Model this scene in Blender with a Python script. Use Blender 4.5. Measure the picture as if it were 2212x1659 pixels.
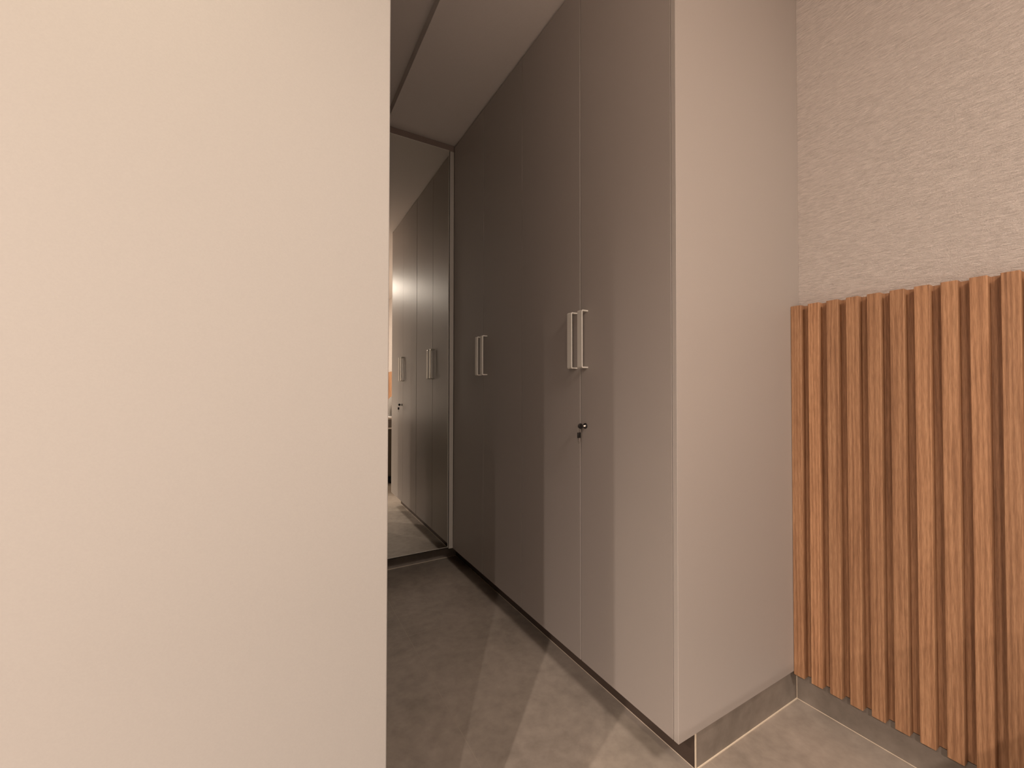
import bpy, bmesh, math, random
from mathutils import Vector, Matrix

# ---------------------------------------------------------------- camera
# metres: x to the right, y along the cupboard run, z up; camera 1.12 m above the floor
for o in list(bpy.data.objects):
    bpy.data.objects.remove(o, do_unlink=True)
scene = bpy.context.scene
COL = scene.collection
EYE = 1.1217
cd = bpy.data.cameras.new('camera')
cd.sensor_fit = 'HORIZONTAL'
cd.sensor_width = 36.0
cd.lens = 898.69 / 2212 * 36.0
cd.clip_start = 0.01
cam = bpy.data.objects.new('camera', cd)
COL.objects.link(cam)
cam.location = (0, 0, EYE)
cam.matrix_world = (Matrix.Translation((0, 0, EYE)) @ Matrix.Rotation(math.radians(-30.078), 4, 'Z')
                    @ Matrix.Rotation(math.radians(90 + 0.8836), 4, 'X') @ Matrix.Rotation(math.radians(0.0668), 4, 'Z'))
scene.camera = cam

# ---------------------------------------------------------------- world, lamps, exposure
vs = scene.view_settings
vs.view_transform = 'Standard'
vs.look = 'None'
vs.gamma = 1.0
vs.use_curve_mapping = False
vs.exposure = 0.08
w = bpy.data.worlds.new('world')
scene.world = w
w.use_nodes = True
w.node_tree.nodes['Background'].inputs[0].default_value = (0.9, 0.8, 0.7, 1)
w.node_tree.nodes['Background'].inputs[1].default_value = 0.02


def spot(name, loc, power, color, size=150, blend=1.0, radius=0.035, aim=(0, 0, -1)):
    l = bpy.data.lights.new(name, 'SPOT')
    l.energy = power
    l.color = color
    l.spot_size = math.radians(size)
    l.spot_blend = blend
    l.shadow_soft_size = radius
    o = bpy.data.objects.new(name, l)
    COL.objects.link(o)
    o.location = loc
    o.rotation_euler = Vector(aim).to_track_quat('-Z', 'Y').to_euler()
    return o


WARM = (1.0, 0.825, 0.715)
for ly, pw in ((-2.77, 760), (-1.515, 660), (-0.348, 330)):
    spot('downlight_lamp', (-2.20, ly, 2.68), pw, WARM, 158, 1.0, 0.022)
spot('downlight_lamp', (-0.42, 0.42, 2.66), 70, (1.0, 0.82, 0.58), 90, 1.0, 0.03)
al = bpy.data.lights.new('ceiling_lamp_glow', 'AREA')
al.shape = 'DISK'
al.size = 0.50
al.energy = 48
al.color = (1.0, 0.86, 0.75)
ao = bpy.data.objects.new('ceiling_lamp_glow', al)
COL.objects.link(ao)
ao.location = (0.52, -1.30, 2.66)


# ---------------------------------------------------------------- materials
def new_mat(name):
    m = bpy.data.materials.new(name)
    m.use_nodes = True
    nt = m.node_tree
    return m, nt, nt.nodes['Principled BSDF']


def N(nt, typ, **kw):
    n = nt.nodes.new(typ)
    for k, v in kw.items():
        setattr(n, k, v)
    return n


def coords(nt, scale=(1, 1, 1)):
    g = N(nt, 'ShaderNodeNewGeometry')
    mp = N(nt, 'ShaderNodeMapping')
    mp.inputs['Scale'].default_value = scale
    nt.links.new(g.outputs['Position'], mp.inputs['Vector'])
    return mp


def noise(nt, vec, scale, detail=4, rough=0.5, dist=0.0):
    n = N(nt, 'ShaderNodeTexNoise')
    n.inputs['Scale'].default_value = scale
    n.inputs['Detail'].default_value = detail
    n.inputs['Roughness'].default_value = rough
    n.inputs['Distortion'].default_value = dist
    nt.links.new(vec, n.inputs['Vector'])
    return n


def ramp(nt, fac, stops):
    r = N(nt, 'ShaderNodeValToRGB')
    e = r.color_ramp.elements
    while len(e) < len(stops):
        e.new(0.5)
    for i, (p, c) in enumerate(stops):
        e[i].position = p
        e[i].color = (*c, 1)
    nt.links.new(fac, r.inputs['Fac'])
    return r


def bump(nt, bsdf, height, strength, dist):
    b = N(nt, 'ShaderNodeBump')
    b.inputs['Strength'].default_value = strength
    b.inputs['Distance'].default_value = dist
    nt.links.new(height, b.inputs['Height'])
    nt.links.new(b.outputs['Normal'], bsdf.inputs['Normal'])


def plain(name, col, rough=0.5, metal=0.0, var=0.04, nscale=300, bstr=0.0, spec=0.5, bdist=0.0005):
    m, nt, b = new_mat(name)
    v = coords(nt)
    n = noise(nt, v.outputs[0], nscale, 3)
    lo = tuple(c * (1 - var) for c in col)
    hi = tuple(min(1, c * (1 + var)) for c in col)
    r = ramp(nt, n.outputs['Fac'], [(0.3, lo), (0.7, hi)])
    nt.links.new(r.outputs['Color'], b.inputs['Base Color'])
    b.inputs['Roughness'].default_value = rough
    b.inputs['Metallic'].default_value = metal
    b.inputs['Specular IOR Level'].default_value = spec
    if bstr:
        bump(nt, b, n.outputs['Fac'], bstr, bdist)
    return m


MAT = {}
MAT['paint'] = plain('cream_wall_paint', (0.340, 0.326, 0.308), 0.6, nscale=420, var=0.015, bstr=0.12)
MAT['ceiling'] = plain('ceiling_paint', (0.64, 0.585, 0.55), 0.8, nscale=150, var=0.015)
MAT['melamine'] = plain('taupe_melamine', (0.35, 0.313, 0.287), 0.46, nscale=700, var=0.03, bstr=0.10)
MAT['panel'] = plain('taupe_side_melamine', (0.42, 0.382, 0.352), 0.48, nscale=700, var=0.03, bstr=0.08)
MAT['dark'] = plain('dark_cavity_board', (0.045, 0.036, 0.030), 0.7)
MAT['profile'] = plain('grey_filler_board', (0.46, 0.43, 0.39), 0.45)
MAT['toptrim'] = plain('dark_top_filler', (0.22, 0.17, 0.15), 0.6)
MAT['steel'] = plain('satin_nickel', (0.82, 0.78, 0.71), 0.40, metal=0.25, nscale=900)
MAT['chrome'] = plain('polished_metal', (0.8, 0.78, 0.75), 0.15, metal=1.0)
MAT['black'] = plain('black_plastic', (0.012, 0.010, 0.010), 0.28)
MAT['grout'] = plain('cream_grout', (0.78, 0.68, 0.54), 0.8)
MAT['alu'] = plain('mirror_edge_metal', (0.78, 0.75, 0.68), 0.4, metal=0.2)
MAT['white_linen'] = plain('white_linen', (0.85, 0.83, 0.80), 0.8, nscale=60, bstr=0.2)
MAT['grey_fabric'] = plain('grey_cushion_fabric', (0.22, 0.20, 0.18), 0.9, nscale=200, bstr=0.3, var=0.2)
MAT['dark_fabric'] = plain('dark_bed_fabric', (0.10, 0.085, 0.065), 0.9, nscale=300, bstr=0.3, var=0.15)
MAT['plinth'] = plain('dark_brown_plinth_board', (0.075, 0.052, 0.040), 0.6)

m, nt, b = new_mat('mirror_glass')
b.inputs['Base Color'].default_value = (0.86, 0.87, 0.83, 1)
b.inputs['Metallic'].default_value = 1.0
b.inputs['Roughness'].default_value = 0.0
MAT['mirror'] = m

# embossed wallpaper: short horizontal threads
m, nt, b = new_mat('textured_wallpaper')
v = coords(nt, (1, 13, 135))
n1 = noise(nt, v.outputs[0], 3.2, 5, 0.62, 0.15)
v2 = coords(nt, (1, 1, 1.4))
n2 = noise(nt, v2.outputs[0], 330, 2)
mx = N(nt, 'ShaderNodeMath', operation='MULTIPLY_ADD')
mx.inputs[1].default_value = 0.32
nt.links.new(n2.outputs['Fac'], mx.inputs[0])
nt.links.new(n1.outputs['Fac'], mx.inputs[2])
r = ramp(nt, n1.outputs['Fac'], [(0.3, (0.56, 0.505, 0.465)), (0.7, (0.86, 0.785, 0.735))])
nt.links.new(r.outputs['Color'], b.inputs['Base Color'])
b.inputs['Roughness'].default_value = 0.75
bump(nt, b, mx.outputs[0], 1.0, 0.006)
MAT['wallpaper'] = m


# oak slats: each slat its own tone, groove shade painted darker, grain running upwards
m, nt, b = new_mat('oak_slat_wood')
g = N(nt, 'ShaderNodeNewGeometry')
uvm = N(nt, 'ShaderNodeAttribute', attribute_name='slat_id', attribute_type='GEOMETRY')
comb = N(nt, 'ShaderNodeVectorMath', operation='MULTIPLY_ADD')
comb.inputs[1].default_value = (1, 1, 1)
off = N(nt, 'ShaderNodeVectorMath', operation='SCALE')
off.inputs['Scale'].default_value = 7.3
nt.links.new(uvm.outputs['Color'], off.inputs[0])
nt.links.new(g.outputs['Position'], comb.inputs[0])
nt.links.new(off.outputs[0], comb.inputs[2])
mp = N(nt, 'ShaderNodeMapping')
mp.inputs['Scale'].default_value = (30, 30, 1.6)
nt.links.new(comb.outputs[0], mp.inputs['Vector'])
big = noise(nt, mp.outputs[0], 1.0, 3, 0.5, 1.2)
wv = N(nt, 'ShaderNodeTexWave', wave_type='BANDS', bands_direction='Y')
wv.inputs['Scale'].default_value = 0.9
wv.inputs['Distortion'].default_value = 9.0
wv.inputs['Detail'].default_value = 2.5
wv.inputs['Detail Scale'].default_value = 0.8
nt.links.new(mp.outputs[0], wv.inputs['Vector'])
mp2 = N(nt, 'ShaderNodeMapping')
mp2.inputs['Scale'].default_value = (520, 520, 26)
nt.links.new(comb.outputs[0], mp2.inputs['Vector'])
fine = noise(nt, mp2.outputs[0], 1.0, 3, 0.6)
mixf = N(nt, 'ShaderNodeMix', data_type='FLOAT')
mixf.inputs[0].default_value = 0.22
nt.links.new(big.outputs['Fac'], mixf.inputs[2])
nt.links.new(wv.outputs['Fac'], mixf.inputs[3])
r = ramp(nt, mixf.outputs[0], [(0.25, (0.31, 0.155, 0.078)), (0.48, (0.47, 0.250, 0.130)), (0.75, (0.58, 0.330, 0.180))])
r2 = ramp(nt, fine.outputs['Fac'], [(0.35, (0.70, 0.67, 0.64)), (0.62, (1.0, 1.0, 1.0))])
mul = N(nt, 'ShaderNodeMix', data_type='RGBA', blend_type='MULTIPLY')
mul.inputs[0].default_value = 1.0
nt.links.new(r.outputs['Color'], mul.inputs[6])
nt.links.new(r2.outputs['Color'], mul.inputs[7])
sep = N(nt, 'ShaderNodeSeparateColor')
nt.links.new(uvm.outputs['Color'], sep.inputs[0])
val = N(nt, 'ShaderNodeMapRange')
val.inputs['To Min'].default_value = 0.86
val.inputs['To Max'].default_value = 1.14
nt.links.new(sep.outputs[1], val.inputs['Value'])
hsv = N(nt, 'ShaderNodeHueSaturation')
nt.links.new(mul.outputs[2], hsv.inputs['Color'])
nt.links.new(val.outputs[0], hsv.inputs['Value'])
nt.links.new(hsv.outputs['Color'], b.inputs['Base Color'])
b.inputs['Roughness'].default_value = 0.55
bump(nt, b, fine.outputs['Fac'], 0.25, 0.0006)
MAT['oak'] = m


def tile_mat(name, grid, dark=1.0):
    m, nt, b = new_mat(name)
    v = coords(nt)
    a = noise(nt, v.outputs[0], 3.2, 8, 0.62, 0.5)
    c = noise(nt, v.outputs[0], 22, 6, 0.6)
    s = N(nt, 'ShaderNodeMix', data_type='FLOAT')
    s.inputs[0].default_value = 0.4
    nt.links.new(a.outputs['Fac'], s.inputs[2])
    nt.links.new(c.outputs['Fac'], s.inputs[3])
    k = dark
    r = ramp(nt, s.outputs[0], [(0.34, (0.27 * k, 0.232 * k, 0.195 * k)), (0.5, (0.36 * k, 0.31 * k, 0.262 * k)),
                                (0.66, (0.44 * k, 0.38 * k, 0.325 * k))])
    out = r.outputs['Color']
    if grid:
        sx = N(nt, 'ShaderNodeSeparateXYZ')
        nt.links.new(v.outputs[0], sx.inputs[0])
        masks = []
        for ax, origin, period in ((0, 1.160, 0.61), (1, 1.895, 2.44)):
            sub = N(nt, 'ShaderNodeMath', operation='SUBTRACT')
            sub.inputs[1].default_value = origin
            nt.links.new(sx.outputs[ax], sub.inputs[0])
            pp = N(nt, 'ShaderNodeMath', operation='PINGPONG')
            pp.inputs[1].default_value = period / 2
            nt.links.new(sub.outputs[0], pp.inputs[0])
            lt = N(nt, 'ShaderNodeMath', operation='LESS_THAN')
            lt.inputs[1].default_value = 0.0011
            nt.links.new(pp.outputs[0], lt.inputs[0])
            masks.append(lt)
        mxx = N(nt, 'ShaderNodeMath', operation='MAXIMUM')
        nt.links.new(masks[0].outputs[0], mxx.inputs[0])
        nt.links.new(masks[1].outputs[0], mxx.inputs[1])
        mm = N(nt, 'ShaderNodeMix', data_type='RGBA')
        mm.inputs[7].default_value = (0.40, 0.34, 0.285, 1)
        nt.links.new(mxx.outputs[0], mm.inputs[0])
        nt.links.new(out, mm.inputs[6])
        out = mm.outputs[2]
    nt.links.new(out, b.inputs['Base Color'])
    b.inputs['Roughness'].default_value = 0.52
    bump(nt, b, c.outputs['Fac'], 0.12, 0.002)
    return m


MAT['floor'] = tile_mat('stone_look_floor_tile', True)
MAT['skirting'] = tile_mat('stone_look_skirting_tile', False, 0.72)


# ---------------------------------------------------------------- mesh helpers
def box(bm, x0, x1, y0, y1, z0, z1, bev=0.0, seg=1):
    vs_ = [bm.verts.new(p) for p in ((x0, y0, z0), (x1, y0, z0), (x1, y1, z0), (x0, y1, z0),
                                     (x0, y0, z1), (x1, y0, z1), (x1, y1, z1), (x0, y1, z1))]
    fs = [bm.faces.new([vs_[i] for i in q]) for q in ((0, 3, 2, 1), (4, 5, 6, 7), (0, 1, 5, 4), (1, 2, 6, 5), (2, 3, 7, 6), (3, 0, 4, 7))]
    if bev:
        es = list({e for f in fs for e in f.edges})
        bmesh.ops.bevel(bm, geom=es, offset=bev, segments=seg, profile=0.5, affect='EDGES')
    return bm


def tube(bm, pts, rad, seg=16, closed=False):
    rings = []
    n = len(pts)
    for i, p in enumerate(pts):
        p = Vector(p)
        a = Vector(pts[(i - 1) % n] if closed or i > 0 else pts[i])
        c = Vector(pts[(i + 1) % n] if closed or i < n - 1 else pts[i])
        t = (c - a).normalized()
        up = Vector((0, 0, 1)) if abs(t.z) < 0.9 else Vector((1, 0, 0))
        u = t.cross(up).normalized()
        v_ = t.cross(u).normalized()
        r_ = rad[i] if isinstance(rad, (list, tuple)) else rad
        rings.append([bm.verts.new(p + r_ * (math.cos(2 * math.pi * k / seg) * u + math.sin(2 * math.pi * k / seg) * v_)) for k in range(seg)])
    m_ = n if closed else n - 1
    for i in range(m_):
        a, c = rings[i], rings[(i + 1) % n]
        for k in range(seg):
            bm.faces.new((a[k], a[(k + 1) % seg], c[(k + 1) % seg], c[k]))
    if not closed:
        bm.faces.new(rings[0][::-1])
        bm.faces.new(rings[-1])
    return bm


def prism(bm, pts, axis, a0, a1):
    """extrude a 2D outline along an axis (0, 1 or 2)"""
    def P(p, a):
        q = list(p)
        q.insert(axis, a)
        return bm.verts.new(q)
    A = [P(p, a0) for p in pts]
    B = [P(p, a1) for p in pts]
    n = len(pts)
    bm.faces.new(A[::-1])
    bm.faces.new(B)
    for i in range(n):
        bm.faces.new((A[i], A[(i + 1) % n], B[(i + 1) % n], B[i]))
    return bm


def obj(name, bm, mat, parent=None, smooth=False, origin=None):
    bmesh.ops.recalc_face_normals(bm, faces=bm.faces[:])
    me = bpy.data.meshes.new(name)
    if origin is None:
        xs = [v_.co for v_ in bm.verts]
        origin = Vector(((min(c.x for c in xs) + max(c.x for c in xs)) / 2, (min(c.y for c in xs) + max(c.y for c in xs)) / 2,
                         min(c.z for c in xs)))
    origin = Vector(origin)
    bmesh.ops.translate(bm, verts=bm.verts[:], vec=-origin)
    bm.to_mesh(me)
    bm.free()
    me.materials.append(mat)
    if smooth:
        for p in me.polygons:
            p.use_smooth = True
    o = bpy.data.objects.new(name, me)
    COL.objects.link(o)
    base = Vector((0, 0, 0))
    if parent:
        o.parent = parent
        q = parent
        while q:
            base += q.location
            q = q.parent
    o.location = origin - base
    return o


def empty(name, loc):
    o = bpy.data.objects.new(name, None)
    o.empty_display_size = 0.05
    COL.objects.link(o)
    o.location = loc
    return o


def tag(o, label, cat, group=None, kind=None):
    o['label'] = label
    o['category'] = cat
    if group:
        o['group'] = group
    if kind:
        o['kind'] = kind
    return o


def struct(name, bm, mat, label=None, cat=None):
    o = obj(name, bm, mat)
    o['kind'] = 'structure'
    if label:
        o['label'] = label
        o['category'] = cat
    return o


B = bmesh.new

# ---------------------------------------------------------------- the room
DX = 1.0042      # plane of the cupboard doors
WX = 1.6809      # textured wall
CZ = 2.69        # ceiling over the cupboards
SX = 0.574       # step in the ceiling
CZ2 = 2.742      # ceiling left of the step
KX = 1.0969      # face of the plinth tiles
KY = 0.8074      # face of the side plinth tiles
PZ = 0.1217      # underside of doors and side panel
WZ = 0.1126      # underside of the wooden panelling
LX, NY, FY = -3.2, -3.6, 3.25
FWY, FWX = 0.68, 0.1640   # foreground wall: face and free end

struct('floor', box(B(), LX - 0.1, WX + 0.12, NY - 0.1, FY + 0.1, -0.10, 0.0), MAT['floor'],
       'brown grey stone look tiled floor running between wall and cupboards', 'floor')
bm = B()
prism(bm, [(LX - 0.1, CZ2), (SX, CZ2), (SX, CZ), (WX + 0.12, CZ), (WX + 0.12, CZ2 + 0.12), (LX - 0.1, CZ2 + 0.12)], 1, NY - 0.1, FY + 0.1)
struct('ceiling', bm, MAT['ceiling'], 'plain ceiling with a small straight step parallel to the cupboards', 'ceiling')
struct('wall_left', box(B(), LX, FWX, FWY, FWY + 0.10, 0, CZ2, 0.0015, 2), MAT['paint'],
       'large smooth cream wall in the left foreground ending in a sharp vertical edge', 'wall')
struct('wall_right', box(B(), WX, WX + 0.10, NY, FY, 0, CZ), MAT['wallpaper'],
       'wall with embossed pale wallpaper above the slatted wood panelling', 'wall')
struct('wall_far', box(B(), LX, WX, FY, FY + 0.10, 0, CZ2), MAT['paint'])
struct('wall_back', box(B(), LX, WX, NY - 0.10, NY, 0, CZ2), MAT['paint'])
struct('wall_side', box(B(), LX - 0.10, LX, NY, FY, 0, CZ2), MAT['paint'])
struct('wall_passage', box(B(), -0.75, -0.65, FWY + 0.10, FY, 0, CZ2), MAT['paint'])


def skirting(name, bm, grouts):
    o = struct(name, bm, MAT['skirting'])
    for g_ in grouts:
        obj('grout_joint', box(B(), *g_), MAT['grout'], o)
    return o


skirting('baseboard_right', box(B(), WX - 0.010, WX, NY, KY + 0.010, 0.0, WZ - 0.012, 0.001),
         [(WX - 0.0115, WX - 0.009, NY, KY, 0.0, 0.0016)])
skirting('baseboard_side', box(B(), KX + 0.001, WX - 0.010, KY, KY + 0.012, 0.0, PZ, 0.0),
         [(KX, WX - 0.010, KY - 0.003, KY + 0.001, 0.0, 0.003),
          (KX - 0.0018, KX + 0.0018, KY - 0.0018, KY + 0.0018, 0.0, PZ - 0.001),
          (WX - 0.0113, WX - 0.0095, KY - 0.0015, KY + 0.001, 0.0, WZ - 0.016)])
kick = skirting('baseboard_front', box(B(), KX, KX + 0.012, KY + 0.002, 2.6528, 0.0, PZ, 0.0),
         [(KX - 0.0010, KX + 0.001, KY, 2.6528, 0.0, 0.0014)])
kick.data.materials[0] = MAT['plinth']
skirting('baseboard_far', box(B(), -0.65, KX, 2.6528, 2.6648, 0.0, PZ, 0.0),
         [(-0.65, KX, 2.6506, 2.6536, 0.0, 0.0022)])

# ---------------------------------------------------------------- slatted wood panelling
PER, SW = 0.0555, 0.0335
x_f, x_g = 1.6209, 1.6480
nsl = 58
bm = B()
cl = bm.loops.layers.float_color.new('slat_id')
rng = random.Random(4)


def paint(faces, c):
    for f in faces:
        for l in f.loops:
            l[cl] = c


for i in range(nsl):
    before = set(bm.faces)
    y1 = 0.7925 - i * PER
    box(bm, x_f, x_g + 0.001, y1 - SW, y1, WZ, 1.4254, 0.0012, 1)
    paint(set(bm.faces) - before, (rng.random(), rng.random(), rng.random(), 1))
    before = set(bm.faces)
    box(bm, x_g, WX - 0.0005, y1 - PER, y1 if i else 0.7925, WZ + 0.004, 1.4239)
    paint(set(bm.faces) - before, (rng.random(), rng.random() * 0.5 - 0.35, rng.random(), 1))  # groove backing held at the dark end: shade between slats painted in
o = obj('slatted_wall_panel', bm, MAT['oak'])
tag(o, 'warm brown vertical wooden slat panelling on the lower part of the wallpapered wall', 'wall panel')

# ---------------------------------------------------------------- cupboards
GAP = 0.0016
DT = 0.018


def make_handle(y0, y1, z0, z1, door):
    """flat strap bent into a C, standing 30 mm off the door"""
    t, ro = 0.0046, 0.0060
    x0, x1 = DX - 0.0300, DX + 0.0002
    path = [(x1, z0, x1, z0 + t)]
    for cz, a0, a1 in ((z0 + ro, 270, 180), (z1 - ro, 180, 90)):
        for k in range(5):
            a = math.radians(a0 + (a1 - a0) * k / 4)
            c_, s_ = math.cos(a), math.sin(a)
            path.append((x0 + ro + ro * c_, cz + ro * s_, x0 + ro + (ro - t) * c_, cz + (ro - t) * s_))
    path.append((x1, z1, x1, z1 - t))
    bm = B()
    rings = [[bm.verts.new((p[0], y0, p[1])), bm.verts.new((p[2], y0, p[3])),
              bm.verts.new((p[2], y1, p[3])), bm.verts.new((p[0], y1, p[1]))] for p in path]
    for r0, r1 in zip(rings, rings[1:]):
        for k in range(4):
            bm.faces.new((r0[k], r0[(k + 1) % 4], r1[(k + 1) % 4], r1[k]))
    bm.faces.new(rings[0])
    bm.faces.new(rings[-1][::-1])
    h = obj('handle', bm, MAT['steel'], door)
    h['label'] = 'flat brushed metal C shaped pull handle'
    return h


HZ0, HZ1 = 1.2040, 1.4165


def door(y0, y1, root, hy=None, proud=0.0):
    d = obj('door', box(B(), DX - proud, DX + DT, y0 + GAP, y1 - GAP, PZ, CZ - 0.012, 0.0008, 1), MAT['melamine'], root)
    if hy:
        make_handle(hy[0], hy[1], HZ0, HZ1, d)
    return d


def carcass(y0, y1, root):
    bm = B()
    xf = DX + DT + 0.002
    t = 0.018
    box(bm, xf, WX - 0.004, y0, y0 + t, PZ, CZ - 0.001)
    box(bm, xf, WX - 0.004, y1 - t, y1, PZ, CZ - 0.001)
    box(bm, xf, WX - 0.004, y0 + t, y1 - t, PZ, PZ + t)
    box(bm, xf, WX - 0.004, y0 + t, y1 - t, CZ - 0.03, CZ - 0.001)
    box(bm, WX - 0.012, WX - 0.004, y0 + t, y1 - t, PZ + t, CZ - 0.03)
    return obj('carcass', bm, MAT['dark'], root)


S0, S1, S2, S3, S4, S5 = 0.7931, 0.8094, 1.2207, 1.6414, 2.0464, 2.4740
near = tag(empty('cupboard', ((DX + WX) / 2, (S1 + S3) / 2, PZ)),
           'tall taupe two door cupboard nearest the wood slats, key in its lock', 'cupboard', 'built in cupboards')
far = tag(empty('cupboard', ((DX + WX) / 2, (S3 + S5) / 2, PZ)),
          'tall taupe two door cupboard beside the mirror, without a key', 'cupboard', 'built in cupboards')
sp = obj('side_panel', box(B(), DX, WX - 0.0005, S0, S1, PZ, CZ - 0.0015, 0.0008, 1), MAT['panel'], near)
carcass(S1 + 0.0005, S3 - 0.0005, near)
d1 = door(S1, S2, near, (1.1780, 1.2030))
door(S2, S3, near, (1.2385, 1.2632), 0.0007)
carcass(S3 + 0.0005, S5, far)
door(S3, S4, far, (1.9990, 2.0240))
door(S4, S5, far, (2.0640, 2.0890))

# lock barrel on the nearest door, with a key in it and a second key on the ring
LY, LZ = 1.1920, 0.9915
bm = B()
tube(bm, [(DX + 0.0005, LY, LZ), (DX - 0.0035, LY, LZ), (DX - 0.0050, LY, LZ)], [0.0100, 0.0100, 0.0090], 28)
lk = obj('lock', bm, MAT['black'], d1, False)
lk['label'] = 'round black cam lock'
ks = tag(empty('key_set', (DX - 0.02, LY, LZ)), 'two small keys with black plastic heads on a ring in the cupboard lock', 'key')
bm = B()
tube(bm, [(DX - 0.0048, LY, LZ), (DX - 0.0065, LY, LZ)], [0.0062, 0.0056], 24)
box(bm, DX - 0.018, DX - 0.0055, LY - 0.001, LY + 0.001, LZ - 0.0028, LZ + 0.0028)
blade = obj('key_blade', bm, MAT['chrome'], ks)


def key_head(cx, cy, cz, dirx, parent):
    """rounded plastic head, wide in z (or x), 5 mm thick"""
    bm = B()
    pts = []
    for k in range(28):
        a = 2 * math.pi * k / 28
        pts.append((cx + 0.0105 * math.cos(a) * dirx[0] * (1.0 if math.cos(a) > 0 else 1.0),
                    cz + 0.0105 * math.sin(a) * dirx[1]))
    A = [bm.verts.new((p[0], cy - 0.0028, p[1])) for p in pts]
    C_ = [bm.verts.new((p[0], cy + 0.0028, p[1])) for p in pts]
    f0 = bm.faces.new(A)
    f1 = bm.faces.new(C_[::-1])
    for i in range(28):
        bm.faces.new((A[i], A[(i + 1) % 28], C_[(i + 1) % 28], C_[i]))
    bmesh.ops.bevel(bm, geom=[e for f in (f0, f1) for e in f.edges], offset=0.0012, segments=2, profile=0.5, affect='EDGES')
    return obj('key_head', bm, MAT['black'], parent, True)


key_head(DX - 0.0245, LY, LZ, (0.98, 0.95), ks)
bm = B()
RC = (DX - 0.030, LY, LZ - 0.0150)
tube(bm, [(RC[0] + 0.0095 * math.cos(a * math.pi / 14), RC[1] + 0.004 * math.cos(a * math.pi / 14), RC[2] + 0.0095 * math.sin(a * math.pi / 14)) for a in range(28)],
     0.0008, 8, True)
obj('key_ring', bm, MAT['chrome'], ks, True)
bm = B()
hx, hy_, hz = DX - 0.0315, LY, LZ - 0.0320
box(bm, hx - 0.0075, hx + 0.0075, hy_ - 0.0026, hy_ + 0.0026, hz - 0.0110, hz + 0.0095, 0.0022, 3)
obj('key_head', bm, MAT['black'], ks, True)
bm = B()
prism(bm, [(hx - 0.0030, hz - 0.0100), (hx + 0.0030, hz - 0.0100), (hx + 0.0030, hz - 0.0300), (hx + 0.001, hz - 0.0335), (hx - 0.0014, hz - 0.0310),
           (hx - 0.0008, hz - 0.027), (hx - 0.0028, hz - 0.0245), (hx - 0.0012, hz - 0.021), (hx - 0.0030, hz - 0.0180)], 1, hy_ - 0.0009, hy_ + 0.0009)
obj('key_blade', bm, MAT['chrome'], ks)

# ---------------------------------------------------------------- mirror cupboard at the end of the passage
MY = 2.4805
mc = tag(empty('mirror_cupboard', (0.3, 2.78, PZ)), 'cupboard with full height mirror door closing the end of the passage', 'cupboard')
bm = B()
box(bm, -0.64, DX - 0.001, MY + 0.024, FY - 0.002, PZ + 0.0, CZ - 0.0015)
obj('carcass', bm, MAT['dark'], mc)
fl = obj('filler_strip', box(B(), 0.9762, DX - 0.0006, MY - 0.004, MY + 0.020, PZ + 0.004, 2.6485, 0.0006), MAT['profile'], mc)
fl['label'] = 'narrow grey vertical filler strip'
tf = obj('top_filler', box(B(), -0.64, DX - 0.0006, MY - 0.002, MY + 0.020, 2.6505, CZ - 0.002), MAT['toptrim'], mc)
tf['label'] = 'dark brown horizontal filler above the mirror'


def mirror_door(x0, x1, label):
    th = math.radians(0.45)
    z0, z1 = 0.1390, 2.6465
    Rm = Matrix.Translation((0.96, 2.470, 0)) @ Matrix.Rotation(-th, 4, 'Z') @ Matrix.Translation((-0.96, -2.470, 0))
    bm = B()
    box(bm, x0, x1, 2.4745, 2.4925, z0 - 0.001, z1 + 0.001)
    bmesh.ops.transform(bm, matrix=Rm, verts=bm.verts[:])
    d = obj('door', bm, MAT['dark'], mc)
    bm = B()
    box(bm, x0 + 0.0022, x1 - 0.0022, 2.4700, 2.4738, z0 + 0.0022, z1 - 0.0022)
    bmesh.ops.transform(bm, matrix=Rm, verts=bm.verts[:])
    g_ = obj('mirror_glass', bm, MAT['mirror'], d)
    g_['label'] = label
    bm = B()
    for q in ((x0, x0 + 0.002, z0, z1), (x1 - 0.002, x1, z0, z1), (x0 + 0.002, x1 - 0.002, z0, z0 + 0.002), (x0 + 0.002, x1 - 0.002, z1 - 0.002, z1)):
        box(bm, q[0], q[1], 2.4696, 2.4742, q[2], q[3])
    bmesh.ops.transform(bm, matrix=Rm, verts=bm.verts[:])
    e_ = obj('mirror_edge', bm, MAT['alu'], d)
    return d


mirror_door(0.335, 0.9670, 'full height mirror reflecting the cupboard doors')

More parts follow.
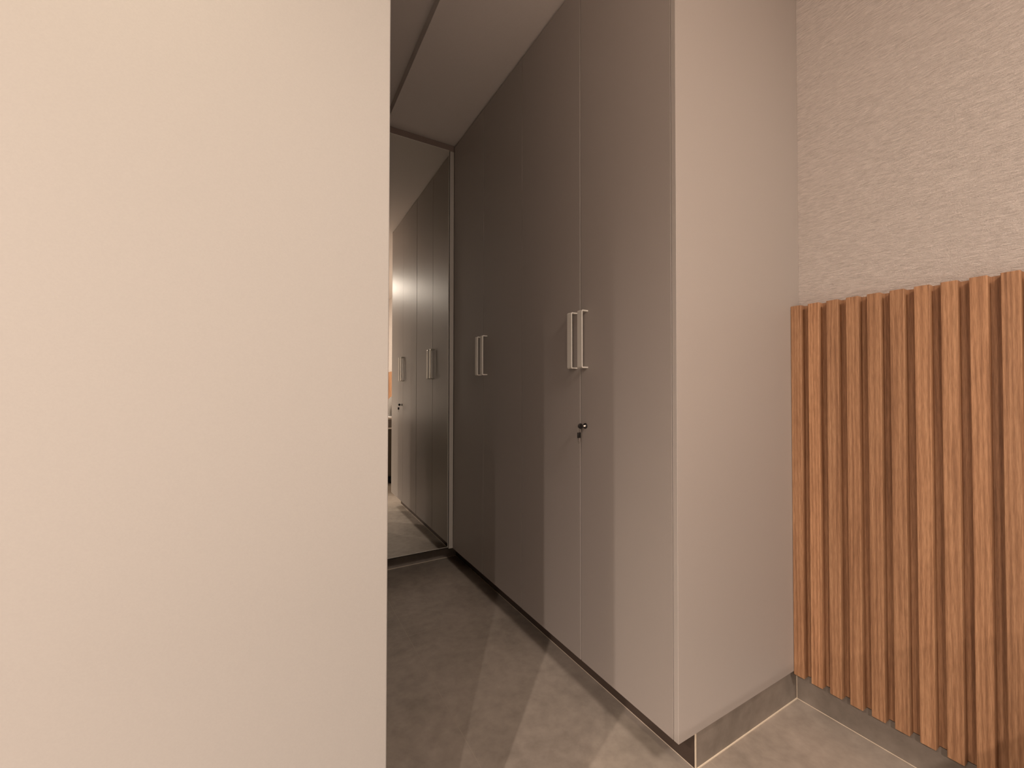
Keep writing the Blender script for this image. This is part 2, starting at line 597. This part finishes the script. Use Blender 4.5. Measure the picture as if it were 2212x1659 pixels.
# ---------------------------------------------------------------- bed beside the camera, seen as a sliver in the mirror
BX0, BX1, BY0, BY1 = -0.42, 1.60, -1.75, -0.12
bed = tag(empty('bed', ((BX0 + BX1) / 2, (BY0 + BY1) / 2, 0)),
          'bed with dark fabric base and pale layers, a sliver of it seen in the mirror', 'bed')
obj('bed_base', box(B(), BX0, BX1, BY0, BY1, 0.09, 0.655, 0.012, 3), MAT['dark_fabric'], bed)
obj('mattress', box(B(), BX0, BX1, BY0, BY1, 0.675, 0.770, 0.02, 3), MAT['grey_fabric'], bed)
obj('piping', box(B(), BX0 - 0.002, BX1 - 0.004, BY0 - 0.002, BY1 + 0.002, 0.655, 0.675, 0.004, 2), MAT['white_linen'], bed)
obj('topper', box(B(), BX0 - 0.002, BX1 - 0.004, BY0 - 0.002, BY1 + 0.002, 0.770, 0.800, 0.01, 3), MAT['white_linen'], bed)
for (fx, fy) in ((BX0 + 0.06, BY1 - 0.05), (BX1 - 0.36, BY1 - 0.05), (BX0 + 0.06, BY0 + 0.05), (BX1 - 0.36, BY0 + 0.05)):
    bm = B()
    tube(bm, [(fx, fy, 0.0), (fx, fy, 0.09)], [0.03, 0.035], 20)
    obj('leg', bm, MAT['black'], bed)


def pillow(name, w_, h_, t_, loc, rot, mat):
    bm = B()
    n = 14
    front, back = [], []
    for s, grid in ((1, front), (-1, back)):
        for i in range(n + 1):
            row = []
            for j in range(n + 1):
                u, v_ = -1 + 2 * i / n, -1 + 2 * j / n
                puff = ((1 - abs(u) ** 3.2) * (1 - abs(v_) ** 3.2)) ** 0.5
                pinch = 1 - 0.06 * (1 - abs(u)) * 1.0
                pinch2 = 1 - 0.06 * (1 - abs(v_)) * 1.0
                row.append(bm.verts.new((s * t_ / 2 * puff, u * w_ / 2 * pinch2, v_ * h_ / 2 * pinch)))
            grid.append(row)
    for grid, flip in ((front, False), (back, True)):
        for i in range(n):
            for j in range(n):
                q = [grid[i][j], grid[i + 1][j], grid[i + 1][j + 1], grid[i][j + 1]]
                bm.faces.new(q[::-1] if flip else q)
    bmesh.ops.remove_doubles(bm, verts=bm.verts[:], dist=1e-5)
    o = obj(name, bm, mat, None, True, origin=(0, 0, 0))
    o.location = loc
    o.rotation_euler = rot
    return o


pw = pillow('pillow', 0.60, 0.34, 0.16, (1.50, -0.46, 0.800 + 0.168), (0, math.radians(14), 0), MAT['white_linen'])
tag(pw, 'white pillow leaning on the wood slats at the bed head', 'pillow')
pg = pillow('cushion', 0.42, 0.26, 0.12, (1.28, -0.38, 0.800 + 0.128), (0, math.radians(28), 0), MAT['grey_fabric'])
tag(pg, 'grey cushion on the bed in front of the white pillow', 'cushion')
